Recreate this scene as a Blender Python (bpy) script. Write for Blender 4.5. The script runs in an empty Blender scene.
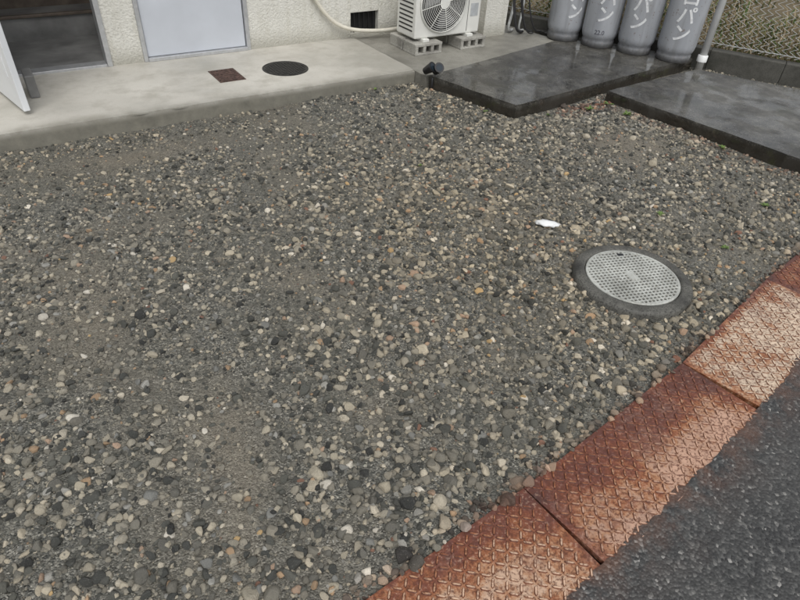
import bpy, bmesh, math, random
import numpy as np
from mathutils import Vector, Matrix
random.seed(7); rng=np.random.default_rng(11)
sc=bpy.context.scene
COL=sc.collection
# ------------------------------------------------------------------ helpers
def link(o,parent=None):
    COL.objects.link(o)
    if parent: o.parent=parent
    return o
def empty(name):
    o=bpy.data.objects.new(name,None); return link(o)
def mesh_obj(name,verts,faces,mats=(),parent=None,smooth=False):
    me=bpy.data.meshes.new(name); me.from_pydata([tuple(v) for v in verts],[],[tuple(f) for f in faces]); me.update()
    for m in mats: me.materials.append(m)
    if smooth:
        for p in me.polygons: p.use_smooth=True
    return link(bpy.data.objects.new(name,me),parent)
def bm_obj(name,bm,mats=(),parent=None,smooth=False):
    me=bpy.data.meshes.new(name); bm.normal_update(); bm.to_mesh(me); bm.free()
    for m in mats: me.materials.append(m)
    if smooth:
        for p in me.polygons: p.use_smooth=True
    return link(bpy.data.objects.new(name,me),parent)
def bm_box(bm,x0,x1,y0,y1,z0,z1,bev=0,mi=0,M=None):
    r=bmesh.ops.create_cube(bm,size=1)
    vs=r['verts']
    for v in vs:
        v.co=Vector(((x0+x1)/2+v.co.x*(x1-x0),(y0+y1)/2+v.co.y*(y1-y0),(z0+z1)/2+v.co.z*(z1-z0)))
    fs=set(f for v in vs for f in v.link_faces)
    es=set(e for v in vs for e in v.link_edges)
    if bev>0:
        rr=bmesh.ops.bevel(bm,geom=list(vs)+list(es),offset=bev,segments=2,profile=.5,affect='EDGES')
        fs=set(rr['faces'])|set(f for f in fs if f.is_valid)
    for f in fs:
        if f.is_valid: f.material_index=mi
    if M is not None:
        for v in set(v for f in fs if f.is_valid for v in f.verts): v.co=M@v.co
def box(name,x0,x1,y0,y1,z0,z1,m,parent=None,bev=0.004):
    bm=bmesh.new(); bm_box(bm,x0,x1,y0,y1,z0,z1,bev)
    return bm_obj(name,bm,[m],parent)
def lathe(name,prof,seg,mats,parent=None,loc=(0,0,0),smooth=True,mi=None):
    vs=[];fs=[]
    for r,z in prof:
        for k in range(seg):
            a=2*math.pi*k/seg; vs.append((loc[0]+r*math.cos(a),loc[1]+r*math.sin(a),loc[2]+z))
    for i in range(len(prof)-1):
        for k in range(seg):
            k2=(k+1)%seg; fs.append((i*seg+k,i*seg+k2,(i+1)*seg+k2,(i+1)*seg+k))
    o=mesh_obj(name,vs,fs,mats,parent,smooth)
    if mi:
        for i,p in enumerate(o.data.polygons): p.material_index=mi[i//seg]
    return o
def tube(name,pts,r,m,parent=None,res=6):
    cu=bpy.data.curves.new(name+"_c",'CURVE'); cu.dimensions='3D'; cu.bevel_depth=r; cu.bevel_resolution=2; cu.resolution_u=res; cu.use_fill_caps=True
    sp=cu.splines.new('NURBS' if len(pts)>2 else 'POLY'); sp.points.add(len(pts)-1)
    for i,p in enumerate(pts): sp.points[i].co=(*p,1)
    if len(pts)>2: sp.use_endpoint_u=True; sp.order_u=4 if len(pts)>3 else 3
    ob=bpy.data.objects.new(name+"_c",cu); COL.objects.link(ob)
    dg=bpy.context.evaluated_depsgraph_get(); dg.update()
    me=bpy.data.meshes.new_from_object(ob.evaluated_get(dg)); me.name=name
    bpy.data.objects.remove(ob)
    me.materials.clear(); me.materials.append(m)
    for p in me.polygons: p.use_smooth=True
    return link(bpy.data.objects.new(name,me),parent)
# ------------------------------------------------------------------ node helper
class NT:
    def __init__(s,name,rough=.7,spec=.5):
        s.m=bpy.data.materials.new(name); s.m.use_nodes=True; s.t=s.m.node_tree; s.n=s.t.nodes; s.l=s.t.links
        s.b=s.n['Principled BSDF']; s.b.inputs['Roughness'].default_value=rough; s.b.inputs['Specular IOR Level'].default_value=spec
        s.tc=s.n.new('ShaderNodeTexCoord'); s.geo=s.n.new('ShaderNodeNewGeometry')
    def set(s,sock,v):
        if hasattr(v,'is_output'): s.l.new(v,sock)
        else:
            if isinstance(v,(tuple,list)) and len(v)==3 and sock.type=='RGBA': v=(*v,1)
            sock.default_value=v
    def P(s): return s.geo.outputs['Position']
    def O(s): return s.tc.outputs['Object']
    def map(s,v,scale=(1,1,1),rot=(0,0,0),loc=(0,0,0)):
        n=s.n.new('ShaderNodeMapping'); s.set(n.inputs[0],v); n.inputs['Scale'].default_value=scale; n.inputs['Rotation'].default_value=rot; n.inputs['Location'].default_value=loc; return n.outputs[0]
    def noise(s,scale,detail=4,rough=.55,vec=None,out=0):
        n=s.n.new('ShaderNodeTexNoise'); s.set(n.inputs['Vector'],vec if vec is not None else s.P()); n.inputs['Scale'].default_value=scale; n.inputs['Detail'].default_value=detail; n.inputs['Roughness'].default_value=rough; return n.outputs[out]
    def vor(s,scale,vec=None,feat='F1',out='Distance',rand=1):
        n=s.n.new('ShaderNodeTexVoronoi'); n.feature=feat; s.set(n.inputs['Vector'],vec if vec is not None else s.P()); n.inputs['Scale'].default_value=scale; n.inputs['Randomness'].default_value=rand; return n.outputs[out]
    def ramp(s,fac,stops,interp='LINEAR'):
        n=s.n.new('ShaderNodeValToRGB'); s.set(n.inputs[0],fac); cr=n.color_ramp; cr.interpolation=interp
        while len(cr.elements)>1: cr.elements.remove(cr.elements[-1])
        for i,(p,c) in enumerate(stops):
            e=cr.elements[0] if i==0 else cr.elements.new(p)
            e.position=p; e.color=(*c,1) if isinstance(c,(tuple,list)) else (c,c,c,1)
        return n.outputs[0]
    def mix(s,f,a,b,mode='MIX'):
        n=s.n.new('ShaderNodeMix'); n.data_type='RGBA'; n.blend_type=mode; s.set(n.inputs[0],f); s.set(n.inputs[6],a); s.set(n.inputs[7],b); return n.outputs[2]
    def math(s,op,a,b=0,clamp=False):
        n=s.n.new('ShaderNodeMath'); n.operation=op; n.use_clamp=clamp; s.set(n.inputs[0],a); s.set(n.inputs[1],b); return n.outputs[0]
    def sep(s,v,ax):
        n=s.n.new('ShaderNodeSeparateXYZ'); s.set(n.inputs[0],v); return n.outputs[ax]
    def maprange(s,v,a,b,c=0,d=1):
        n=s.n.new('ShaderNodeMapRange'); n.interpolation_type='SMOOTHSTEP'; s.set(n.inputs[0],v)
        for i,x in enumerate((a,b,c,d)): n.inputs[i+1].default_value=x
        return n.outputs[0]
    def attr(s,name,typ='GEOMETRY',out='Color'):
        n=s.n.new('ShaderNodeAttribute'); n.attribute_name=name; n.attribute_type=typ; return n.outputs[out]
    def bump(s,h,st=.5,dist=.002,nor=None):
        n=s.n.new('ShaderNodeBump'); s.set(n.inputs['Height'],h); n.inputs['Strength'].default_value=st; n.inputs['Distance'].default_value=dist
        if nor is not None: s.l.new(nor,n.inputs['Normal'])
        return n.outputs[0]
    def fin(s,col=None,rough=None,nor=None,metal=None):
        if col is not None: s.set(s.b.inputs['Base Color'],col)
        if rough is not None: s.set(s.b.inputs['Roughness'],rough)
        if nor is not None: s.l.new(nor,s.b.inputs['Normal'])
        if metal is not None: s.set(s.b.inputs['Metallic'],metal)
        return s.m
def simple(name,col,rough=.6,var=.15,scale=20,metal=0,bumps=0):
    t=NT(name,rough); n=t.noise(scale,5); d=tuple(c*(1-var*1.6) for c in col); u=tuple(min(1,c*(1+var)) for c in col)
    c=t.ramp(n,[(.3,d),(.7,u)])
    return t.fin(c,nor=t.bump(n,.5,bumps) if bumps else None,metal=metal)
# ------------------------------------------------------------------ materials
def m_gravel_bed():
    t=NT('gravel_bed_grit',.65,.4)
    mid=t.noise(9,4)
    cell=t.sep(t.vor(210,out='Color'),0); cell2=t.sep(t.vor(105,out='Color'),0)
    g=t.ramp(cell,[(0,(.035,.036,.032)),(.3,(.075,.075,.066)),(.6,(.14,.137,.118)),(.85,(.23,.22,.188)),(1,(.44,.42,.36))])
    g2=t.ramp(cell2,[(0,(.04,.043,.038)),(.5,(.11,.108,.093)),(.9,(.21,.20,.168)),(1,(.42,.40,.33))])
    c=t.mix(t.ramp(mid,[(.42,0),(.6,1)]),g,g2)
    fines=t.mix(cell,(.09,.087,.072),(.165,.157,.128))
    c=t.mix(t.ramp(t.noise(1.9,4),[(.42,.0),(.62,.6)]),c,fines)
    sand=t.attr('sand',out='Fac')
    c=t.mix(t.math('MULTIPLY',sand,.85,True),c,t.mix(cell,(.14,.122,.094),(.26,.232,.182)))
    h=t.math('SUBTRACT',1,t.vor(210)); h2=t.math('SUBTRACT',1,t.vor(105))
    n=t.bump(t.math('ADD',h,h2),.8,.005)
    return t.fin(c,t.ramp(mid,[(.3,.35),(.7,.65)]),n)
def m_stone():
    t=NT('gravel_stone',.5,.5)
    col=t.attr('scol','INSTANCER')
    sp=t.noise(5,4,.75,vec=t.O())
    c=t.mix(1,col,t.ramp(sp,[(.25,.65),(.5,1),(.75,1.25)]),'MULTIPLY')
    c=t.mix(t.ramp(sp,[(.58,0),(.68,.5)]),c,t.mix(1,c,(.4,.4,.4),'MULTIPLY'))
    c=t.mix(t.ramp(sp,[(.32,.35),(.42,0)]),c,(.5,.47,.4))
    return t.fin(c,t.ramp(sp,[(.3,.3),(.7,.65)]),t.bump(sp,.5,.09))
def m_concrete(name,base,dark,wet=0,scale=1.,speck=.5):
    t=NT(name,.75,.4)
    a=t.noise(1.7*scale,6,.6); b=t.noise(12*scale,5,.6); c_=t.noise(160,3)
    c=t.ramp(a,[(.3,dark),(.55,base),(.75,tuple(min(1,x*1.12) for x in base))])
    c=t.mix(t.ramp(b,[(.45,0),(.75,.45)]),c,tuple(x*.72 for x in dark))
    c=t.mix(t.ramp(c_,[(.35,speck),(.5,0)]),c,tuple(x*.6 for x in dark))
    r=t.ramp(a,[(.35,.75-.5*wet),(.7,.85-.35*wet)])
    return t.fin(c,r,t.bump(c_,.3,.002,t.bump(b,.3,.004)))
def m_stepconc():
    t=NT('pale_concrete',.7,.4)
    a=t.noise(1.3,6,.62); b=t.noise(7,6,.65); s=t.noise(180,2); x=t.sep(t.P(),0)
    c=t.ramp(a,[(.3,(.36,.35,.31)),(.5,(.51,.49,.44)),(.7,(.60,.58,.525))])
    c=t.mix(t.ramp(b,[(.46,0),(.68,.6)]),c,(.35,.33,.28))
    c=t.mix(t.ramp(s,[(.3,.35),(.45,0)]),c,(.27,.255,.22))
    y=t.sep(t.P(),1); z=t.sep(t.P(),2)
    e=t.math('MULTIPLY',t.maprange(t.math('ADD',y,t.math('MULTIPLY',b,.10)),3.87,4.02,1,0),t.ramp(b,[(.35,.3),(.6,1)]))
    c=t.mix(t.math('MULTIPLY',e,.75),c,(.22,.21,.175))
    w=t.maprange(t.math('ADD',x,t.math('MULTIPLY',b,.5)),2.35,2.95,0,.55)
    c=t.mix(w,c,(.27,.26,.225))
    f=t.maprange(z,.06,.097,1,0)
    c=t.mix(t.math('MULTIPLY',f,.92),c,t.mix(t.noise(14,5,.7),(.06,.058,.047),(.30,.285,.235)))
    return t.fin(c,t.ramp(a,[(.3,.4),(.6,.75)]),t.bump(s,.25,.0015,t.bump(b,.3,.004)))
def m_wetslab(name):
    t=NT(name,.3,.5)
    a=t.noise(2.6,5,.62); b=t.noise(11,6,.7); s=t.vor(190)
    x=t.sep(t.P(),0)
    wet=t.math('ADD',t.ramp(a,[(.40,1),(.60,0)]),t.maprange(x,3.6,4.8,.45,-.1),True)
    dry=t.ramp(b,[(.3,(.055,.053,.047)),(.5,(.10,.096,.086)),(.7,(.17,.163,.146))])
    dk=t.ramp(b,[(.3,(.020,.019,.017)),(.55,(.040,.038,.034)),(.75,(.075,.071,.062))])
    c=t.mix(t.math('MULTIPLY',wet,.92),dry,dk)
    c=t.mix(t.ramp(t.sep(t.vor(150,out='Color'),1),[(.86,0),(.93,.4)]),c,(.2,.19,.165))
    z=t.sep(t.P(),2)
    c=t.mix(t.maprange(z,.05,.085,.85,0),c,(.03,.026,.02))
    moss=t.ramp(t.noise(5,4),[(.56,0),(.66,.6)])
    c=t.mix(t.math('MULTIPLY',moss,t.maprange(z,.06,.09,1,.22)),c,(.05,.055,.02))
    film=t.ramp(t.noise(4.2,3,.5),[(.44,1),(.56,0)])     # standing water film
    r=t.math('ADD',t.ramp(film,[(0,.34),(1,.05)]),t.math('MULTIPLY',b,.12))
    k=t.n.new('ShaderNodeBump'); t.set(k.inputs['Height'],s); t.set(k.inputs['Strength'],t.ramp(film,[(0,.45),(1,.04)])); k.inputs['Distance'].default_value=.0015
    t.b.inputs['Specular IOR Level'].default_value=.6
    return t.fin(c,r,k.outputs[0])
def m_asphalt():
    t=NT('wet_asphalt',.45,.5)
    v=t.vor(115); vc=t.sep(t.vor(115,out='Color'),0); a=t.noise(3,5,.65)
    c=t.ramp(vc,[(0,(.020,.020,.020)),(.5,(.040,.040,.039)),(.85,(.075,.075,.072)),(.97,(.15,.146,.137)),(1,(.32,.31,.29))])
    c=t.mix(t.ramp(a,[(.4,0),(.65,.45)]),c,(.075,.073,.069))
    rs=t.attr('edge',out='Fac')
    c=t.mix(t.math('MULTIPLY',t.math('MULTIPLY',rs,t.ramp(t.noise(9,5,.7),[(.38,0),(.6,1)])),.7),c,(.13,.06,.035))
    return t.fin(c,t.ramp(a,[(.3,.16),(.7,.5)]),t.bump(t.math('SUBTRACT',1,v),.75,.004))
def m_plate(name,kind,part=0):    # part 0 base sheet, 1 tread tops, 2 tread flanks
    t=NT(name,.6,.4)
    a=t.noise(2.8,6,.72); b=t.noise(15,6,.74); f=t.noise(90,4,.72)
    y=t.sep(t.O(),1); x=t.sep(t.O(),0)
    pale={'a':(.60,.41,.29),'b':(.53,.33,.235),'c':(.66,.52,.39),'d':(.26,.15,.11)}[kind]
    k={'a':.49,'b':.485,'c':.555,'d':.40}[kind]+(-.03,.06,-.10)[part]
    m=t.math('ADD',t.math('MULTIPLY',a,.5),t.math('MULTIPLY',b,.5))
    if kind=='b': m=t.math('ADD',m,t.maprange(y,-.10,.10,-.07,.15))
    elif kind=='a': m=t.math('ADD',m,t.maprange(y,-.02,.16,-.05,.12))
    else: m=t.math('ADD',m,t.math('ADD',t.maprange(y,-.16,-.125,.13,0),t.maprange(y,.11,.16,0,.14)))
    m=t.math('ADD',m,t.math('ADD',t.maprange(x,-.45,-.38,.12,0),t.maprange(x,.34,.45,0,.12)))
    c=t.ramp(m,[(k-.10,pale),(k-.03,tuple(p*.8 for p in pale)),(k+.015,(.40,.21,.115)),(k+.065,(.28,.105,.046)),(k+.13,(.19,.062,.034)),(k+.20,(.125,.045,.034)),(k+.32,(.065,.03,.026))])
    c=t.mix(t.ramp(t.noise(6,5,.7),[(.52,0),(.68,.45)]),c,(.25,.17,.14))
    c=t.mix(t.ramp(f,[(.40,.8),(.50,0)]),c,(.105,.037,.02))
    c=t.mix(t.ramp(f,[(.55,0),(.66,.4)]),c,tuple(min(1,p*1.05) for p in pale))
    if part==2: c=t.mix(.55,c,(.085,.032,.02))  # flanks: dark rust, painted darker as shade so the tread relief reads
    return t.fin(c,t.ramp(b,[(.3,.26),(.7,.62)]),t.bump(f,.6,.0018,t.bump(b,.4,.003)))
M_bed=m_gravel_bed(); M_stone=m_stone(); M_step=m_stepconc(); M_slab=m_wetslab('wet_dark_concrete'); M_asph=m_asphalt()
M_pad=m_concrete('damp_concrete',(.29,.28,.245),(.15,.143,.122),wet=.7)
M_ring=m_concrete('manhole_concrete',(.125,.122,.108),(.035,.034,.03),wet=.5,scale=5,speck=.9)
M_curb=m_concrete('old_concrete',(.10,.097,.085),(.04,.04,.032),scale=2)
M_block=m_concrete('block_concrete',(.42,.41,.37),(.22,.21,.19),scale=4)
def m_stucco():
    t=NT('cream_stucco',.85,.3); n=t.noise(70,4,.6); a=t.noise(2.5,4); st=t.noise(6,5,vec=t.map(t.P(),scale=(3,3,.5)))
    c=t.mix(a,(.66,.65,.59),(.75,.74,.69)); c=t.mix(t.ramp(st,[(.48,0),(.72,.4)]),c,(.47,.45,.37))
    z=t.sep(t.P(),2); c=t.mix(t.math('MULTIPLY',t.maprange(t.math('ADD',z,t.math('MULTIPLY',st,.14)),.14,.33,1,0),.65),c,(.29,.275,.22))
    return t.fin(c,.85,t.bump(n,.9,.014))
M_stucco=m_stucco()
M_door=simple('painted_door',(.55,.58,.63),.4,.05,3)
M_leaf=simple('white_door_leaf',(.70,.72,.74),.4,.05,3)
M_alu=simple('aluminium',(.52,.53,.54),.4,.1,30,.5)
M_white=simple('white_plastic',(.78,.79,.78),.4,.05,8)
M_acw=simple('ac_casing',(.70,.70,.66),.45,.06,6)
M_dark=simple('dark_plastic',(.015,.015,.017),.4,.3,30)
M_black=simple('vent_black',(.012,.012,.012),.8,.3,30)
M_int=simple('interior_floor',(.24,.24,.235),.45,.25,5)
M_intw=simple('interior_wall',(.16,.16,.15),.8,.2,3)
M_wood=simple('step_wood',(.15,.12,.095),.5,.25,12)
M_iron=simple('cast_iron',(.03,.029,.028),.5,.4,60,.3,.002)
M_rusti=simple('rusty_iron',(.10,.06,.048),.75,.5,60,.1,.002)
M_hose=simple('cream_hose',(.68,.65,.56),.6,.08,20)
M_cable=simple('black_cable',(.025,.025,.027),.5,.2,20)
M_galv=simple('galvanised_wire',(.50,.51,.50),.5,.2,30,.1)
M_roof=simple('roof_metal',(.12,.12,.13),.5,.2,5)
def m_tank():
    t=NT('grey_tank_paint',.4,.5); a=t.noise(4,5,vec=t.map(t.P(),scale=(2,2,.6))); b=t.noise(30,5,.65)
    c=t.ramp(a,[(.3,(.30,.315,.34)),(.7,(.40,.415,.44))])
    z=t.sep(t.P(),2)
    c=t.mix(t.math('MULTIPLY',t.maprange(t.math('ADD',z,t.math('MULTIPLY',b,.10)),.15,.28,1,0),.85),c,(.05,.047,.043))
    c=t.mix(t.ramp(b,[(.62,0),(.67,.6)]),c,(.16,.1,.07))
    c=t.mix(t.ramp(t.noise(9,5,vec=t.map(t.P(),scale=(2,2,.2))),[(.5,0),(.68,.45)]),c,(.18,.18,.175))
    return t.fin(c,.36)
M_tank=m_tank()
M_ink=simple('tank_lettering',(.72,.73,.74),.5,.15,40)
M_ink2=simple('tank_small_print',(.10,.10,.12),.5,.12,30)
def m_lid():
    t=NT('lid_metal',.5,.5); a=t.noise(9,5,.6); b=t.noise(70,3)
    c=t.ramp(a,[(.3,(.30,.305,.28)),(.6,(.54,.55,.51))]); c=t.mix(t.ramp(b,[(.5,0),(.7,.5)]),c,(.2,.18,.14))
    return t.fin(c,.45,metal=.15)
M_lid=m_lid(); M_lidbed=simple('lid_groove',(.065,.062,.053),.6,.3,40)
def m_earth():
    t=NT('dry_earth',.9,.3); a=t.noise(2,6); c=t.ramp(a,[(.3,(.07,.06,.035)),(.7,(.2,.16,.1))]); return t.fin(c,.9,t.bump(t.noise(25,5),.6,.03))
M_earth=m_earth()
t_=NT('dry_grass_blade',.7,.3); M_grass=t_.fin(t_.attr('gcol'))
# ------------------------------------------------------------------ terrain functions
ph=rng.uniform(0,6.28,(10,)); 
def hgt(x,y):
    z=.008*np.sin(1.7*x+.9*y+ph[0])+.006*np.sin(-2.3*x+2.9*y+ph[1])+.004*np.sin(5.1*x+3.3*y+ph[2])+.003*np.sin(9*x-7*y+ph[3])+.0025*np.sin(13*x+17*y+ph[4])
    return z
UX=[-6,-.86,.04,.94,1.84,2.67,3.57,4.6,9]; UY=[.2,.50,.57,.63,.73,.885,1.0,1.17,1.9]
def yup(x): return np.interp(x,UX,UY)
def vnoise(x,y,s,seed):
    g=np.random.default_rng(seed).random((64,64)); X=(x*s)%64; Y=(y*s)%64
    i=np.floor(X).astype(int)%64; j=np.floor(Y).astype(int)%64; fx=X-np.floor(X); fy=Y-np.floor(Y); fx=fx*fx*(3-2*fx); fy=fy*fy*(3-2*fy)
    i2=(i+1)%64; j2=(j+1)%64
    return (g[i,j]*(1-fx)+g[i2,j]*fx)*(1-fy)+(g[i,j2]*(1-fx)+g[i2,j2]*fx)*fy
def gs(x,y,cx,cy,rx,ry,ang=0):
    c,s=math.cos(ang),math.sin(ang); dx=(x-cx)*c+(y-cy)*s; dy=-(x-cx)*s+(y-cy)*c
    return np.exp(-(dx/rx)**2-(dy/ry)**2)
def sandc(x,y):
    s=.95*gs(x,y,.24,1.22,.12,.32,-.2)+1.1*gs(x,y,3.3,2.2,.30,.28)+.6*gs(x,y,.75,1.12,.13,.10)+.4*gs(x,y,.9,1.75,.12,.25,.4)+.35*gs(x,y,-.05,2.1,.3,.3)+.5*gs(x,y,.62,3.5,.8,.14)+.42*np.clip((vnoise(x,y,2.6,9)*.7+vnoise(x,y,6.1,19)*.3-.54)*4,0,1)
    return np.clip(s*(.55+.9*vnoise(x,y,12,17)),0,1)
def sparse(x,y):
    n=.5*vnoise(x,y,1.9,1)+.3*vnoise(x,y,4.3,2)+.2*vnoise(x,y,9.7,3)
    s=np.clip((n-.52)*2.6,0,.5)+.85*sandc(x,y)
    s=s+.40*np.clip((y-2.6)/.8,0,1)*np.clip((2.9-x)/.6,0,1)-.4*gs(x,y,1.7,2.1,.7,.6)-.35*gs(x,y,3.6,2.9,.5,.25)-.4*gs(x,y,.5,.85,.3,.12)
    return np.clip(s,0,1)
gx=np.arange(-3.5,9.01,.04); gy=np.arange(-.2,5.21,.04)
XX,YY=np.meshgrid(gx,gy,indexing='ij'); ZZ=hgt(XX,YY)
low=np.clip((yup(XX)-.08-YY)/.05,0,1); ZZ=ZZ*(1-low)-.05*low
V=np.stack([XX.ravel(),YY.ravel(),ZZ.ravel()],1); ny=len(gy)
idx=np.arange(len(gx)*ny).reshape(len(gx),ny)
Fq=np.stack([idx[:-1,:-1].ravel(),idx[1:,:-1].ravel(),idx[1:,1:].ravel(),idx[:-1,1:].ravel()],1)
bed=mesh_obj('gravel_ground',V.tolist(),Fq.tolist(),[M_bed],smooth=True)
at=bed.data.attributes.new('sand','FLOAT','POINT'); at.data.foreach_set('value',sandc(V[:,0],V[:,1]).astype(np.float32))
mesh_obj('ground',[(-300,-300,-.06),(300,-300,-.06),(300,300,-.06),(-300,300,-.06)],[(0,1,2,3)],[M_earth])
ax_=np.linspace(-6,12,900); rows=[0,.02,.05,.10,.18,.4,1.2,6]
edge=-.295+.014*(vnoise(ax_+20,ax_*0,9,41)-.5)+.012*(vnoise(ax_+20,ax_*0,31,42)-.5)+.01*(vnoise(ax_+20,ax_*0,80,43)-.5)
av=[];ae=[]
for i,x in enumerate(ax_):
    for r_ in rows:
        av.append((x,float(yup(x))+edge[i]-r_,(.0215 if r_==0 else .0225 if r_==.02 else .018-.04*min(r_,1)))); ae.append(max(0,1-r_/.12))
R_=len(rows); af=[(i*R_+j,i*R_+j+1,(i+1)*R_+j+1,(i+1)*R_+j) for i in range(len(ax_)-1) for j in range(R_-1)]
ro_=mesh_obj('asphalt_road',av,af,[M_asph],smooth=True)
at=ro_.data.attributes.new('edge','FLOAT','POINT'); at.data.foreach_set('value',np.array(ae,dtype=np.float32))
# ------------------------------------------------------------------ stones
PAL=np.array([(.035,.037,.036),(.055,.058,.054),(.08,.083,.075),(.105,.108,.096),(.14,.138,.122),(.185,.178,.152),(.245,.232,.195),(.315,.295,.245),(.39,.36,.29),(.46,.42,.335),(.53,.49,.405),(.33,.33,.31),(.20,.205,.197),(.66,.63,.56),(.38,.27,.175),(.40,.29,.215),(.22,.125,.09),(.5,.36,.19)])
PW=np.array([5,8,9,9,10,11,12,11,9.5,7,4.5,3,4,1.4,1.2,1.2,.6,.25]); PW=PW/PW.sum()
pc=bpy.data.collections.new('gravel_stone_shapes')
NP=12
for k in range(NP+4):
    small=k>=NP
    bm=bmesh.new(); bmesh.ops.create_icosphere(bm,subdivisions=1 if small else 3,radius=1)
    r=random.Random(100+k); pl=[]
    for q in range(r.randint(8,13)):
        d=Vector((r.gauss(0,1),r.gauss(0,1),r.gauss(0,1))).normalized(); pl.append((d,r.uniform(.50,.84)))
    sx,sy,sz=1,r.uniform(.62,.95),r.uniform(.45,.78)
    for v in bm.verts:
        p=v.co.copy()
        if small: p*=r.uniform(.8,1.15)
        else:
            for _ in range(3):
                for d,o in pl:
                    q=p.dot(d)
                    if q>o: p-=d*(q-o)*.96
            p*=1+r.uniform(-.012,.012)
        v.co=Vector((p.x*sx,p.y*sy,p.z*sz))*(1.0 if small else 1.22)
    me=bpy.data.meshes.new('stone_shape_%02d'%k); bm.to_mesh(me); bm.free(); me.materials.append(M_stone)
    for p in me.polygons: p.use_smooth=not small
    pc.objects.link(bpy.data.objects.new('stone_shape_%02d'%k,me))
def allowed(x,y):
    ok=(y>yup(x)+.004-.03*vnoise(x,y,17,77)**2)
    ok&=~((y>3.835)&(x<2.75))
    ok&=~((y>np.interp(x,[2.6,2.75,2.92,5.3],[3.9,3.6,2.90,3.10])+.0)&(x>2.72))
    ok&=~((x>np.interp(y,[.2,1.47,2.87],[4.25,3.98,3.80]))&(y<2.9)&(x*.89+y*.45<5.75))
    ok&=((x-2.11)**2+(y-1.20)**2>.25**2)
    ok&=(x*.89+y*.45<6.1)
    an=np.arctan2(y,x); ok&=(an<math.radians(110))
    return ok
def scatter(n,x0,x1,y0,y1,med,sig,lo,hi,dmin,dmax,sandk,clump,small=False):
    x=rng.uniform(x0,x1,n); y=rng.uniform(y0,y1,n); d=np.hypot(x,y)
    s=sparse(x,y); p=(1-sandk*s)*(1-clump+clump*2*np.clip(vnoise(x,y,6.3,5)*.6+vnoise(x,y,13,6)*.4,0,.999))
    k=allowed(x,y)&(d>=dmin)&(d<dmax)&(rng.random(n)<p)
    x,y,s,d=x[k],y[k],s[k],d[k]; r=np.clip(np.exp(rng.normal(math.log(med),sig,len(x))),lo,hi)*(1-.35*s)
    if not small: r*=1+.10*np.clip((1.8-d)/.8,0,1)
    return x,y,r,np.full(len(x),small)
S=[]
S.append(scatter(80000,-1.5,6.0,.2,3.9,.0083,.38,.0048,.020,0,9,.84,.35))
S.append(scatter(4800,-1.5,6.0,.2,3.9,.0145,.27,.011,.030,0,9,.84,.4))
S.append(scatter(42000,-1.0,3.2,.3,3.0,.0040,.3,.0025,.006,0,2.6,.62,.2,True))
S.append(scatter(30000,-1.5,5.0,.3,3.9,.0050,.25,.0038,.007,2.6,5.0,.5,.2,True))
x,y,r,sm=[np.concatenate([a[i] for a in S]) for i in range(4)]; n=len(x); sm=sm.astype(bool)
z=hgt(x,y)+r*rng.uniform(-.25,.34,n)+np.where(sm,0,.0005)
z=np.where(y<yup(x)+.004,np.maximum(z,.019+r*.3),z)
ci=rng.choice(len(PAL),n,p=PW); col=PAL[ci]*rng.uniform(.85,1.2,(n,1))
col[sm]=col[sm]*.65+np.array([.12,.117,.098])*.35
warm=np.clip(vnoise(x,y,1.1,51)*.9+.35*gs(x,y,2.0,2.0,1.3,.9),0,1)[:,None]
col=col*(1+np.array([.17,.08,-.05])*warm)
dp=np.clip(1-(y-yup(x))/.07,0,1)*.6*np.clip(vnoise(x,y,5,8)*1.6-.3,0,1)
ds=np.clip(1-np.abs(y-2.86)/.14,0,1)*((x>3.3)&(x<5.2))*.65+np.clip(1-np.abs(x-np.interp(y,[1.47,2.87],[3.94,3.76]))/.12,0,1)*((y<2.9)&(y>.4))*.5
tt=(np.clip(dp+ds*(rng.random(n)<.6),0,.9))[:,None]
col=col*(1-tt)+(col*np.array([.75,.36,.26])+np.array([.06,.018,.01]))*tt
pm=bpy.data.meshes.new('gravel'); pm.vertices.add(n); pm.vertices.foreach_set('co',np.stack([x,y,z],1).astype(np.float32).ravel())
def addv(nm,arr): a=pm.attributes.new(nm,'FLOAT_VECTOR','POINT'); a.data.foreach_set('vector',arr.astype(np.float32).ravel())
addv('scol',col); addv('srot',np.stack([rng.normal(0,.35,n),rng.normal(0,.35,n),rng.uniform(0,6.28,n)],1))
addv('sscl',r[:,None]*rng.uniform(.85,1.15,(n,3)))
a=pm.attributes.new('sidx','INT','POINT'); a.data.foreach_set('value',np.where(sm,NP+rng.integers(0,4,n),rng.integers(0,NP,n)).astype(np.int32))
pm.update()
gro=link(bpy.data.objects.new('gravel',pm))
ng=bpy.data.node_groups.new('gravel_scatter','GeometryNodeTree')
ng.interface.new_socket('Geometry',in_out='INPUT',socket_type='NodeSocketGeometry'); ng.interface.new_socket('Geometry',in_out='OUTPUT',socket_type='NodeSocketGeometry')
gi=ng.nodes.new('NodeGroupInput'); go=ng.nodes.new('NodeGroupOutput'); ip=ng.nodes.new('GeometryNodeInstanceOnPoints'); cinf=ng.nodes.new('GeometryNodeCollectionInfo')
cinf.inputs['Collection'].default_value=pc; cinf.inputs['Separate Children'].default_value=True; cinf.inputs['Reset Children'].default_value=True
def na(nm,ty):
    q=ng.nodes.new('GeometryNodeInputNamedAttribute'); q.data_type=ty; q.inputs['Name'].default_value=nm
    return [o for o in q.outputs if o.enabled and o.name=='Attribute'][0]
ng.links.new(gi.outputs[0],ip.inputs['Points']); ng.links.new(cinf.outputs[0],ip.inputs['Instance']); ip.inputs['Pick Instance'].default_value=True
ng.links.new(na('sidx','INT'),ip.inputs['Instance Index']); ng.links.new(na('srot','FLOAT_VECTOR'),ip.inputs['Rotation']); ng.links.new(na('sscl','FLOAT_VECTOR'),ip.inputs['Scale'])
ng.links.new(ip.outputs[0],go.inputs[0])
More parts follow.
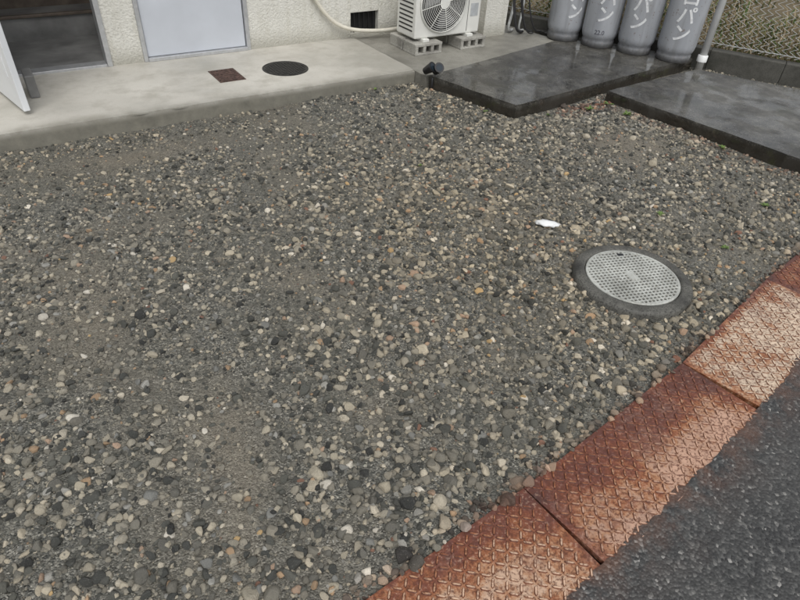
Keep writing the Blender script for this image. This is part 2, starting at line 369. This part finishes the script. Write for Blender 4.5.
md=gro.modifiers.new('scatter','NODES'); md.node_group=ng
# ------------------------------------------------------------------ tread plates
PM={}
def plate(kind,x0,x1):
    if kind not in PM: PM[kind]=[m_plate('plate_%s_%s'%(kind,q),kind,i) for i,q in enumerate(('sheet','tread','flank'))]
    y0,y1=float(yup(x0)),float(yup(x1)); L=math.hypot(x1-x0,y1-y0)-.003; W=.315; ang=math.atan2(y1-y0,x1-x0)
    bm=bmesh.new(); bm_box(bm,-L/2,L/2,-W/2,W/2,-.012,.008,.0012)
    p=.0265; nx=int(L/p)-1; nyy=int(W/p)
    for i in range(nx):
        for j in range(nyy):
            cx=(i-(nx-1)/2)*p; cy=(j-(nyy-1)/2)*p; a=math.radians(45 if (i+j)%2 else -45)
            hl,hw=.0148,.0046; c,s=math.cos(a),math.sin(a)
            base=[(-hl,0),(-hl*.6,-hw),(hl*.6,-hw),(hl,0),(hl*.6,hw),(-hl*.6,hw)]
            b=[bm.verts.new((cx+u*c-v*s,cy+u*s+v*c,.0079)) for u,v in base]
            t=[bm.verts.new((cx+(u*.85)*c-(v*.5)*s,cy+(u*.85)*s+(v*.5)*c,.0112)) for u,v in base]
            f=bm.faces.new(t); f.material_index=1
            for q in range(6): ff=bm.faces.new((b[q],b[(q+1)%6],t[(q+1)%6],t[q])); ff.material_index=2
    o=bm_obj('steel_tread_plate',bm,PM[kind])
    mx,my=(x0+x1)/2,(y0+y1)/2
    o.matrix_world=Matrix.Translation((mx+math.sin(ang)*W/2,my-math.cos(ang)*W/2,.012))@Matrix.Rotation(ang,4,'Z')@Matrix.Rotation(math.radians(random.uniform(-.2,.3)),4,'X')
plate('c',-1.76,-.86);plate('b',-.86,.04);plate('a',.04,.94);plate('b',.94,1.84);plate('c',1.84,2.67);plate('d',2.67,3.57);plate('a',3.57,4.6)
# ------------------------------------------------------------------ manhole
mh=empty('manhole'); cx,cy=2.11,1.20
lathe('concrete_ring',[(.266,-.03),(.265,.014),(.258,.027),(.250,.030),(.222,.032),(.212,.030),(.209,.018)],72,[M_ring],mh,(cx,cy,0))
lathe('lid_rim',[(.2075,.015),(.2075,.029),(.2055,.0315),(.196,.0315),(.194,.026),(.0,.026)],72,[M_lid,M_lidbed],mh,(cx,cy,0),smooth=False,mi=[0,0,0,0,1])
bm=bmesh.new(); p=.019; A=math.radians(72); Mm=Matrix.Translation((cx,cy,0))@Matrix.Rotation(A,4,'Z')
for i in range(-10,11):
    u=i*p; hl=math.sqrt(max(0,.196**2-u*u))
    if hl>.03:
        bm_box(bm,u-.0040,u+.0040,-hl,hl,.0255,.0312,.0008,0,Mm); bm_box(bm,-hl,hl,u-.0040,u+.0040,.0255,.0309,.0008,0,Mm)
bm_box(bm,-.03,.03,-.02,.02,.0255,.0325,.001,0,Mm)
bm_obj('lid_lattice',bm,[M_lid],mh)
bm=bmesh.new(); bm_box(bm,-.015,.015,-.008,.008,.0262,.0331,.001,0,Matrix.Translation((cx+.085,cy+.145,0))@Matrix.Rotation(-.5,4,'Z')); bm_obj('pick_hole',bm,[M_dark],mh)
# ------------------------------------------------------------------ step, pad, slabs
def poly_slab(name,pts,z0,z1,m,bev=.008,jit=.004):
    P=[]
    for i in range(len(pts)):
        a=pts[i]; b=pts[(i+1)%len(pts)]; L=math.hypot(b[0]-a[0],b[1]-a[1]); k=max(1,int(L/.06))
        for q in range(k):
            t=q/k; j=0 if q==0 else random.uniform(-jit,jit)
            P.append((a[0]+(b[0]-a[0])*t+j,a[1]+(b[1]-a[1])*t+j))
    bm=bmesh.new(); vb=[bm.verts.new((x,y,z0)) for x,y in P]; vt=[bm.verts.new((x,y,z1)) for x,y in P]
    top=bm.faces.new(vt); n=len(P)
    for i in range(n): bm.faces.new((vb[i],vb[(i+1)%n],vt[(i+1)%n],vt[i]))
    bmesh.ops.bevel(bm,geom=[e for e in top.edges],offset=bev,segments=2,affect='EDGES')
    bmesh.ops.recalc_face_normals(bm,faces=bm.faces)
    return bm_obj(name,bm,[m])
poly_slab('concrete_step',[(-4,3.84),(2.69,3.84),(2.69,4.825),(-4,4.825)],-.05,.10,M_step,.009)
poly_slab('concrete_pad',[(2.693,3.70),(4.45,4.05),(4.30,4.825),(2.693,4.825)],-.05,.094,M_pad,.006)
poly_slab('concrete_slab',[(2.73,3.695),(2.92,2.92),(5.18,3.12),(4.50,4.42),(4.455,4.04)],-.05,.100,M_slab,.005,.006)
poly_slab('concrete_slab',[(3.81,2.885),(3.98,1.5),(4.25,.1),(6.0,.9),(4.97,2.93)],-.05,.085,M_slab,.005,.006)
dc=empty('drain_cover')
lathe('cover_disc',[(.172,.099),(.172,.1035),(.166,.105),(.160,.102),(.0,.1025)],48,[M_iron],dc,(1.80,4.27,0),smooth=False)
bm=bmesh.new()
for i in range(-6,7):
    for j in range(-6,7):
        u,v=i*.024,j*.024
        if math.hypot(u,v)<.148: bm_box(bm,1.80+u-.008,1.80+u+.008,4.27+v-.008,4.27+v+.008,.1015,.105)
bm_obj('cover_studs',bm,[M_iron],dc)
gr=empty('drain_grate')
box('frame',1.26,1.45,4.16,4.43,.098,.103,M_rusti,gr,.001)
bm=bmesh.new()
for i in range(9): bm_box(bm,1.272,1.438,4.175+i*.0275,4.190+i*.0275,.1025,.107,.001)
bm_obj('bars',bm,[M_rusti],gr)
# ------------------------------------------------------------------ house
H=empty('house')
WY=4.82; T=.16; zt=2.9
def wl(n,x0,x1,z0,z1,y0=WY): return box(n,x0,x1,y0,WY+T,z0,z1,M_stucco,H,.003)
wl('wall_1',-4,-.12,.0,zt)
wl('wall_2',.69,.915,.0,zt); wl('wall_3',1.745,2.665,.0,zt); wl('wall_4',2.945,3.82,.0,zt)
wl('wall_over_entry',-.12,.69,2.1,zt); wl('wall_over_door',.915,1.745,2.1,zt); wl('wall_over_vent',2.665,2.945,.30,zt); wl('wall_under_vent',2.665,2.945,0,.135)
box('pillar',3.82,4.08,4.40,WY+T,0,zt,M_stucco,H,.004)
box('side_wall',3.94,4.08,WY+T+.002,9,0,zt,M_stucco,H,.004)
box('roof',-4.3,4.4,4.3,9.3,zt,zt+.15,M_roof,H)
D=empty('closed_door_assembly'); D.parent=H
box('door_frame_l',.915,.945,WY-.012,WY+.06,.10,2.1,M_alu,D,.003); box('door_frame_r',1.715,1.745,WY-.012,WY+.06,.10,2.1,M_alu,D,.003)
box('door_sill',.945,1.715,WY-.02,WY+.06,.10,.125,M_alu,D,.003); box('door_head',.945,1.715,WY-.012,WY+.06,2.07,2.1,M_alu,D,.003)
box('door_panel',.95,1.71,WY+.012,WY+.045,.128,2.068,M_door,D,.004)
lathe('door_knob',[(0,.0),(.02,.0),(.025,.03),(.0,.035)],16,[M_alu],D,(1.02,WY-.02,1.0))
box('vent_back',2.667,2.943,WY+.05,WY+.08,.137,.298,M_black,H,.001)
for i in range(5): box('vent_bar_%d'%i,2.70+i*.048,2.708+i*.048,WY+.01,WY+.02,.137,.298,M_dark,H,.001)
E=empty('entry'); E.parent=H
box('jamb_l',-.12,-.085,WY-.02,WY+.10,.10,2.1,M_alu,E,.003); box('jamb_r',.655,.69,WY-.02,WY+.10,.10,2.1,M_alu,E,.003)
box('sill',-.085,.655,WY-.01,WY+.09,.098,.118,M_alu,E,.003)
box('entry_floor',-.6,.95,WY+.09,5.75,.0,.085,M_int,E,.002)
box('entry_step',-.6,.95,5.75,6.1,.0,.25,M_int,E,.006)
box('entry_step_trim',-.6,.95,5.73,5.77,.252,.275,M_wood,E,.004)
box('hall_floor',-.6,.95,6.1,9,.0,.42,M_wood,E,.006)
box('entry_wall_l',-.66,-.6,WY+T+.002,9,0,2.6,M_intw,E,.002); box('entry_wall_r',.95,1.0,WY+T+.002,9,0,2.6,M_intw,E,.002)
box('entry_back',-.6,.95,8.9,8.98,.42,2.6,M_intw,E,.002); box('entry_ceiling',-.66,1.0,WY+T+.002,9,2.6,2.66,M_intw,E,.002)
a=math.atan2(4.07-4.80,.055+.10); Ml=Matrix.Translation((-.10,4.80,0))@Matrix.Rotation(a,4,'Z')
bm=bmesh.new(); bm_box(bm,0,.745,-.018,.018,.125,2.07,.004,0,Ml); bm_box(bm,.08,.66,-.021,.021,.3,1.0,.004,0,Ml); bm_obj('open_door_leaf',bm,[M_leaf],E)
bm=bmesh.new(); bm_box(bm,.66,.70,-.07,.07,.98,1.01,.004,0,Ml); bm_obj('leaf_handle',bm,[M_alu],E)
box('door_stopper',.10,.155,4.35,4.52,.101,.24,M_int,E,.006)
# ------------------------------------------------------------------ AC unit
AC=empty('air_conditioner_outdoor_unit'); ax0,ax1,ay0,ay1,az0,az1=2.93,3.60,4.22,4.50,.205,.76
box('casing',ax0,ax1,ay0,ay1,az0,az1,M_acw,AC,.012)
fx,fz=3.20,.47
def ringxz(n,R,rr,y,m):
    vs=[];fs=[];N=48;K=6
    for i in range(N):
        A_=2*math.pi*i/N
        for k in range(K):
            B=2*math.pi*k/K; q=R+rr*math.cos(B); vs.append((fx+q*math.cos(A_),y+rr*math.sin(B),fz+q*math.sin(A_)))
    for i in range(N):
        for k in range(K): fs.append((i*K+k,i*K+(k+1)%K,((i+1)%N)*K+(k+1)%K,((i+1)%N)*K+k))
    return mesh_obj(n,vs,fs,[m],AC,True)
vs=[(fx,ay0-.002,fz)]+[(fx+.225*math.cos(2*math.pi*i/48),ay0-.002,fz+.225*math.sin(2*math.pi*i/48)) for i in range(48)]
mesh_obj('fan_opening',vs,[(0,1+(i+1)%48,1+i) for i in range(48)],[M_dark],AC)
bm=bmesh.new()
for b in range(3):
    A0=b*2.094; L=[]
    for k in range(7):
        A_=A0+k*.16
        L.append((bm.verts.new((fx+.05*math.cos(A_),ay0-.004-.0006*k,fz+.05*math.sin(A_))),bm.verts.new((fx+.19*math.cos(A_+.25),ay0-.004-.0012*k,fz+.19*math.sin(A_+.25)))))
    for k in range(6): bm.faces.new((L[k][0],L[k+1][0],L[k+1][1],L[k][1]))
bm_obj('fan_blades',bm,[simple('fan_grey',(.2,.2,.2),.5)],AC)
for k,R_ in enumerate(np.arange(.045,.23,.0165)): ringxz('grille_ring_%02d'%k,float(R_),.0024,ay0-.018,M_acw)
ringxz('grille_rim',.229,.007,ay0-.008,M_acw)
for k in range(8):
    A_=k*math.pi/4+.2; tube('grille_spoke_%d'%k,[(fx+.03*math.cos(A_),ay0-.02,fz+.03*math.sin(A_)),(fx+.229*math.cos(A_),ay0-.014,fz+.229*math.sin(A_))],.003,M_acw,AC)
vs=[(fx,ay0-.021,fz)]+[(fx+.05*math.cos(2*math.pi*i/24),ay0-.021,fz+.05*math.sin(2*math.pi*i/24)) for i in range(24)]
mesh_obj('grille_hub',vs,[(0,1+(i+1)%24,1+i) for i in range(24)],[M_acw],AC)
box('panel_seam',3.462,3.466,ay0-.0015,ay0+.01,az0+.02,az1-.02,M_dark,AC,0)
box('rating_label',3.49,3.57,ay0-.002,ay0+.01,.34,.44,simple('label_grey',(.45,.47,.48),.5),AC,0)
for i in range(14): box('side_slot_%02d'%i,ax0-.0015,ax0+.01,ay0+.04,ay1-.04,az0+.05+i*.034,az0+.062+i*.034,M_dark,AC,0)
box('foot_1',3.0,3.06,ay0-.03,ay1+.02,.183,.206,M_acw,AC,.003); box('foot_2',3.46,3.52,ay0-.03,ay1+.02,.183,.206,M_acw,AC,.003)
for bx in (2.90,3.37):
    B=empty('concrete_block')
    for q in range(2): 
        bm=bmesh.new(); y0=4.15+q*.21
        bm_box(bm,bx,bx+.27,y0,y0+.19,.094,.112,.004); bm_box(bm,bx,bx+.27,y0,y0+.19,.162,.184,.004)
        for k in range(4): bm_box(bm,bx+.002+k*.079,bx+.030+k*.079,y0+.002,y0+.188,.110,.164,.003)
        bm_obj('block_%d'%q,bm,[M_block],B)
tube('cream_hose',[(2.20,4.79,.62),(2.30,4.79,.46),(2.42,4.78,.28),(2.60,4.77,.18),(2.85,4.74,.155),(3.1,4.66,.17),(3.3,4.6,.24),(3.45,4.53,.30)],.016,M_hose)
cb=empty('utility_pipes')
for i,(x0,x1,yy,rr,m) in enumerate([(4.12,4.16,4.42,.012,M_cable),(4.17,4.26,4.40,.008,M_cable),(4.20,4.10,4.50,.014,M_galv),(4.24,4.34,4.36,.007,M_cable),(4.13,4.22,4.34,.006,M_cable),(4.28,4.2,4.46,.01,M_galv)]):
    tube('pipe_%d'%i,[(x0,yy,1.6),(x0,yy,.9),(x0+.02*(i%3-1),yy-.03,.45),((x0+x1)/2,yy-.08,.2),(x1,yy-.10,.115),(x1+.12,yy-.05,.11)],rr,m,cb)
box('valve_box',4.12,4.22,4.36,4.44,.42,.56,M_galv,cb,.006)
# ------------------------------------------------------------------ gas cylinders
def text_mesh(ch,size,off):
    cu=bpy.data.curves.new('t','FONT'); cu.body=ch; cu.size=size; cu.align_x='CENTER'; cu.align_y='CENTER'; cu.resolution_u=3; cu.extrude=0; cu.offset=off
    ob=bpy.data.objects.new('t',cu); COL.objects.link(ob); dg=bpy.context.evaluated_depsgraph_get(); dg.update()
    me=bpy.data.meshes.new_from_object(ob.evaluated_get(dg)); bpy.data.objects.remove(ob)
    bm=bmesh.new(); bm.from_mesh(me); bmesh.ops.triangulate(bm,faces=bm.faces)
    bmesh.ops.subdivide_edges(bm,edges=[e for e in bm.edges if e.calc_length()>.02],cuts=3); bm.to_mesh(me); bm.free()
    return me
glyph={}
for ch in 'プロパン': glyph[ch]=text_mesh(ch,.145,.003)
small=text_mesh('22.0',.05,.0008)
def cyl(x,y,rot,sh,pr):
    G_=empty('gas_cylinder'); R=.158; z0=.10
    prof=[(.128,.004),(.138,.0),(.143,.004),(.143,.05),(.137,.062),(.145,.075),(R-.004,.10),(R,.13),(R,.95),(R-.01,1.0),(R-.04,1.06),(R-.09,1.10),(.03,1.115),(.03,1.13)]
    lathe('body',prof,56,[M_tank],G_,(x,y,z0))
    lathe('valve_guard',[(.085,1.09),(.088,1.10),(.088,1.22),(.084,1.222),(.082,1.10)],32,[M_tank],G_,(x,y,z0))
    lathe('valve',[(.018,1.12),(.018,1.17),(.03,1.175),(.03,1.19),(.0,1.2)],20,[M_galv],G_,(x,y,z0))
    def wrap(me,zc,vs,fs,da=0):
        off=len(vs)
        for v in me.vertices:
            th=rot+da+v.co.x/R; vs.append((x+(R+.0015)*math.cos(th),y+(R+.0015)*math.sin(th),z0+zc+v.co.y))
        for p_ in me.polygons: fs.append([off+i for i in p_.vertices])
    vs=[];fs=[]
    for k,ch in enumerate('プロパン'): wrap(glyph[ch],.64+sh-k*.135,vs,fs)
    mesh_obj('lettering',vs,fs,[M_ink],G_)
    if pr: vs=[];fs=[]; wrap(small,.135,vs,fs,-.1); mesh_obj('small_print',vs,fs,[M_ink2],G_)
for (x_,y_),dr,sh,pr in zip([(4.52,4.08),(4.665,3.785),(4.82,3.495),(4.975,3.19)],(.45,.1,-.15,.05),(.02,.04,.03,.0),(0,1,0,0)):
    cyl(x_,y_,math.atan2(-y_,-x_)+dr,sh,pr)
pole=empty('white_pole')
lathe('pipe',[(.0,.0),(.03,.0),(.03,2.2),(.0,2.205)],20,[M_white],pole,(5.17,3.03,.02))
lathe('base_collar',[(.042,.0),(.042,.05),(.031,.055)],20,[M_white],pole,(5.17,3.03,.10))
# ------------------------------------------------------------------ curb + fence along the boundary line
nv=Vector((.89,.456,0)).normalized(); dv=Vector((.456,-.89,0)).normalized()
def L(s,o,z): 
    p=nv*o+dv*s; return (p.x,p.y,z)
Mline=Matrix(((dv.x,nv.x,0,0),(dv.y,nv.y,0,0),(0,0,1,0),(0,0,0,1)))
bm=bmesh.new()
for s0 in np.arange(-4.5,4.5,.6): bm_box(bm,s0+.001,s0+.599,6.12,6.24,-.05,.17+random.uniform(-.003,.003),.006)
bmesh.ops.transform(bm,matrix=Mline,verts=bm.verts); bmesh.ops.recalc_face_normals(bm,faces=bm.faces); bm_obj('concrete_curb',bm,[M_curb])
FN=empty('chain_link_fence')
wv=[];wf=[]
def wire(pts,r):
    for a_,b_ in zip(pts[:-1],pts[1:]):
        a=Vector(a_);b=Vector(b_);d=(b-a).normalized();u=d.cross(Vector((0,0,1)));u=u.normalized() if u.length>.01 else Vector((1,0,0));w=d.cross(u);o=len(wv)
        for c in (a,b):
            for k in range(3): q=2.094*k; wv.append(tuple(c+u*r*math.cos(q)+w*r*math.sin(q)))
        for k in range(3): wf.append((o+k,o+(k+1)%3,o+3+(k+1)%3,o+3+k))
p=.056
for i in range(int(9/p)):
    s0=-4.5+i*p; pts=[]
    for k in range(0,40): pts.append(L(s0+(p*.5 if k%2 else -p*.5),6.16+(.002 if k%2 else -.002),.20+k*p*.5))
    wire(pts,.0021)
mesh_obj('mesh_wires',wv,wf,[M_galv],FN)
for k in range(6):
    q=L(-4.15+k*1.75,6.18,0); lathe('post_%d'%k,[(.021,.0),(.021,1.42),(.0,1.43)],14,[M_galv],FN,(q[0],q[1],0))
tube('top_rail',[L(-4.5,6.18,1.30),L(4.5,6.18,1.30)],.016,M_galv,FN)
tube('bottom_wire',[L(-4.5,6.17,.22),L(4.5,6.17,.22)],.004,M_galv,FN)
# ------------------------------------------------------------------ dry grass beyond fence
def gz(o): return .10+np.clip((o-6.3)*.12,0,1.5)
def blades(name,n,sf,hl,hh,palette,w=.006,lean=.5):
    s,o=sf(n)
    keep=vnoise(s+30,o+30,1.7,61)*.6+vnoise(s+30,o+30,4.1,62)*.4 > .36; s=s[keep];o=o[keep];n=len(s)
    base=np.outer(s,np.array(dv))+np.outer(o,np.array(nv)); 
    h=rng.uniform(hl,hh,n)*(0.5+1.0*vnoise(base[:,0]+50,base[:,1]+50,2.0,31)); a=rng.uniform(0,6.28,n); ln=rng.uniform(.1,1,n)*lean*h; b=rng.uniform(0,6.28,n)
    wx=np.cos(b)*w;wy=np.sin(b)*w; z0=gz(o)
    V=np.zeros((n,5,3)); B=base[:,:2]
    V[:,0,0]=B[:,0]-wx;V[:,0,1]=B[:,1]-wy;V[:,0,2]=z0-.01
    V[:,1,0]=B[:,0]+wx;V[:,1,1]=B[:,1]+wy;V[:,1,2]=z0-.01
    mx=B[:,0]+np.cos(a)*ln*.35;my=B[:,1]+np.sin(a)*ln*.35
    V[:,2,0]=mx+wx*.8;V[:,2,1]=my+wy*.8;V[:,2,2]=z0+h*.6
    V[:,3,0]=mx-wx*.8;V[:,3,1]=my-wy*.8;V[:,3,2]=z0+h*.6
    V[:,4,0]=B[:,0]+np.cos(a)*ln;V[:,4,1]=B[:,1]+np.sin(a)*ln;V[:,4,2]=z0+h*.8
    i=np.arange(n)*5
    F=[(k,k+1,k+2,k+3) for k in i.tolist()]+[(k+3,k+2,k+4) for k in i.tolist()]
    ob=mesh_obj(name,V.reshape(-1,3).tolist(),F,[M_grass])
    pal=np.array(palette); c=pal[rng.integers(0,len(pal),n)]*rng.uniform(.7,1.25,(n,1)); c=np.repeat(c,5,0); c=np.hstack([c,np.ones((len(c),1))])
    at=ob.data.color_attributes.new('gcol','FLOAT_COLOR','POINT'); at.data.foreach_set('color',c.astype(np.float32).ravel())
    return ob
bv=[];bf=[]
ss=np.linspace(-8,10,40); oo=np.linspace(6.24,16,30)
for i,s in enumerate(ss):
    for j,o in enumerate(oo): q=L(float(s),float(o),0); bv.append((q[0],q[1],float(gz(o))+random.uniform(-.02,.02)))
for i in range(39):
    for j in range(29): bf.append((i*30+j,i*30+j+1,(i+1)*30+j+1,(i+1)*30+j))
mesh_obj('earth_bank',bv,bf,[M_earth],smooth=True)
dry=[(.34,.27,.17),(.40,.33,.22),(.27,.21,.12),(.2,.15,.085),(.46,.39,.27),(.17,.17,.075),(.3,.24,.14)]
blades('dry_grass',40000,lambda n:(rng.uniform(-5,6,n),6.28+rng.uniform(0,1,n)**1.6*6),.05,.24,dry,.004,1.6)
blades('green_weeds',9000,lambda n:(rng.uniform(-5,6,n),6.28+rng.uniform(0,1,n)**1.5*5),.04,.20,[(.07,.12,.03),(.1,.16,.05),(.06,.09,.03),(.13,.17,.06)],.009,1.2)
# ------------------------------------------------------------------ small things
def weed(x,y,s,n=14):
    vs=[];fs=[];z=float(hgt(np.array(x),np.array(y)))
    for k in range(n):
        a=random.uniform(0,6.28); l=s*random.uniform(.5,1); w=l*.22; up=random.uniform(.3,.9); o=len(vs); ca,sa=math.cos(a),math.sin(a)
        for u,v,h in ((0,0,.003),(l*.45,-w,up*l*.5),(l,0,up*l*.6),(l*.45,w,up*l*.5)): vs.append((x+u*ca-v*sa,y+u*sa+v*ca,z+.008+h))
        fs.append((o,o+1,o+2,o+3))
    return mesh_obj('weed',vs,fs,[M_weed])
M_weed=simple('weed_leaf',(.13,.20,.05),.6,.3,60)
for (wx,wy,s) in [(2.72,1.52,.03),(3.35,1.3,.035),(2.75,1.15,.03),(3.55,2.80,.05),(3.72,2.6,.045),(3.75,2.80,.05),(4.6,2.98,.05),(3.2,2.86,.03),(1.9,2.6,.02),(3.86,1.9,.04),(2.8,3.1,.03),(2.3,3.78,.03)]: weed(wx,wy,s)
bm=bmesh.new(); bmesh.ops.create_icosphere(bm,subdivisions=3,radius=1)
from mathutils import noise as mn
for v in bm.verts:
    k=1+.35*mn.noise(v.co*2.3)+.2*mn.noise(v.co*5); v.co=Vector((v.co.x*.058*k,v.co.y*.026*k,max(-.2,v.co.z)*.016*k))
o=bm_obj('plastic_scrap',bm,[M_white],smooth=True); o.location=(2.10,1.735,.018); o.rotation_euler=(0,0,-.75)
SL=empty('garden_spot_light'); bx,by=2.73,3.66
lathe('spike',[(.0,-.02),(.007,.0),(.009,.09),(.0,.095)],10,[M_dark],SL,(bx,by,0))
for sgn,rx in ((-1,.4),(1,-.3)):
    Mx=Matrix.Translation((bx+sgn*.026,by-sgn*.018,.155))@Matrix.Rotation(rx,4,'Y')@Matrix.Rotation(.9,4,'X')
    bm=bmesh.new(); bmesh.ops.create_cone(bm,segments=20,radius1=.026,radius2=.038,depth=.085,cap_ends=True,matrix=Mx); bm_obj('lamp_head',bm,[M_dark],SL)
    bm=bmesh.new(); bmesh.ops.create_circle(bm,segments=20,radius=.026,cap_ends=True,matrix=Mx@Matrix.Translation((0,0,.0435))); bm_obj('lamp_lens',bm,[simple('lens_blue_grey',(.02,.03,.04),.15)],SL)
# ------------------------------------------------------------------ world, light, camera
w=bpy.data.worlds.new('World'); sc.world=w; w.use_nodes=True; nt=w.node_tree
sky=nt.nodes.new('ShaderNodeTexSky'); sky.sky_type='NISHITA'; sky.sun_disc=False; sky.sun_elevation=math.radians(58); sky.air_density=1.2; sky.dust_density=3
sunrot=math.radians(200)
sky.sun_rotation=sunrot
hs=nt.nodes.new('ShaderNodeHueSaturation'); hs.inputs['Saturation'].default_value=.18
nt.links.new(sky.outputs[0],hs.inputs['Color']); nt.links.new(hs.outputs[0],nt.nodes['Background'].inputs[0]); nt.nodes['Background'].inputs[1].default_value=.15
sl=bpy.data.lights.new('sun','SUN'); sl.energy=1.2; sl.angle=math.radians(35); sl.color=(1,.98,.95); so=link(bpy.data.objects.new('sun',sl))
el=math.radians(58); dirv=Vector((math.sin(sunrot)*math.cos(el),math.cos(sunrot)*math.cos(el),math.sin(el)))
so.rotation_euler=dirv.to_track_quat('Z','Y').to_euler()
f=590.;th=math.radians(38.5);ro=math.radians(3.7)
Fv=Vector((0,math.cos(th),-math.sin(th)));U0=Vector((0,math.sin(th),math.cos(th)));R0=Vector((1,0,0))
c_,s_=math.cos(ro),math.sin(ro); Rv=R0*c_+U0*s_; Uv=U0*c_-R0*s_
M3=Matrix((( Rv.x,Uv.x,-Fv.x),(Rv.y,Uv.y,-Fv.y),(Rv.z,Uv.z,-Fv.z)))
cam=bpy.data.cameras.new('camera'); cam.lens=36*f/800; cam.sensor_width=36; cam.clip_end=800; cam.clip_start=.05
co=link(bpy.data.objects.new('camera',cam)); co.matrix_world=Matrix.Translation((0,0,1.55))@Matrix.Rotation(math.radians(-35),4,'Z')@M3.to_4x4()
sc.camera=co
sc.view_settings.view_transform='Standard'; sc.view_settings.look='None'; sc.view_settings.exposure=0
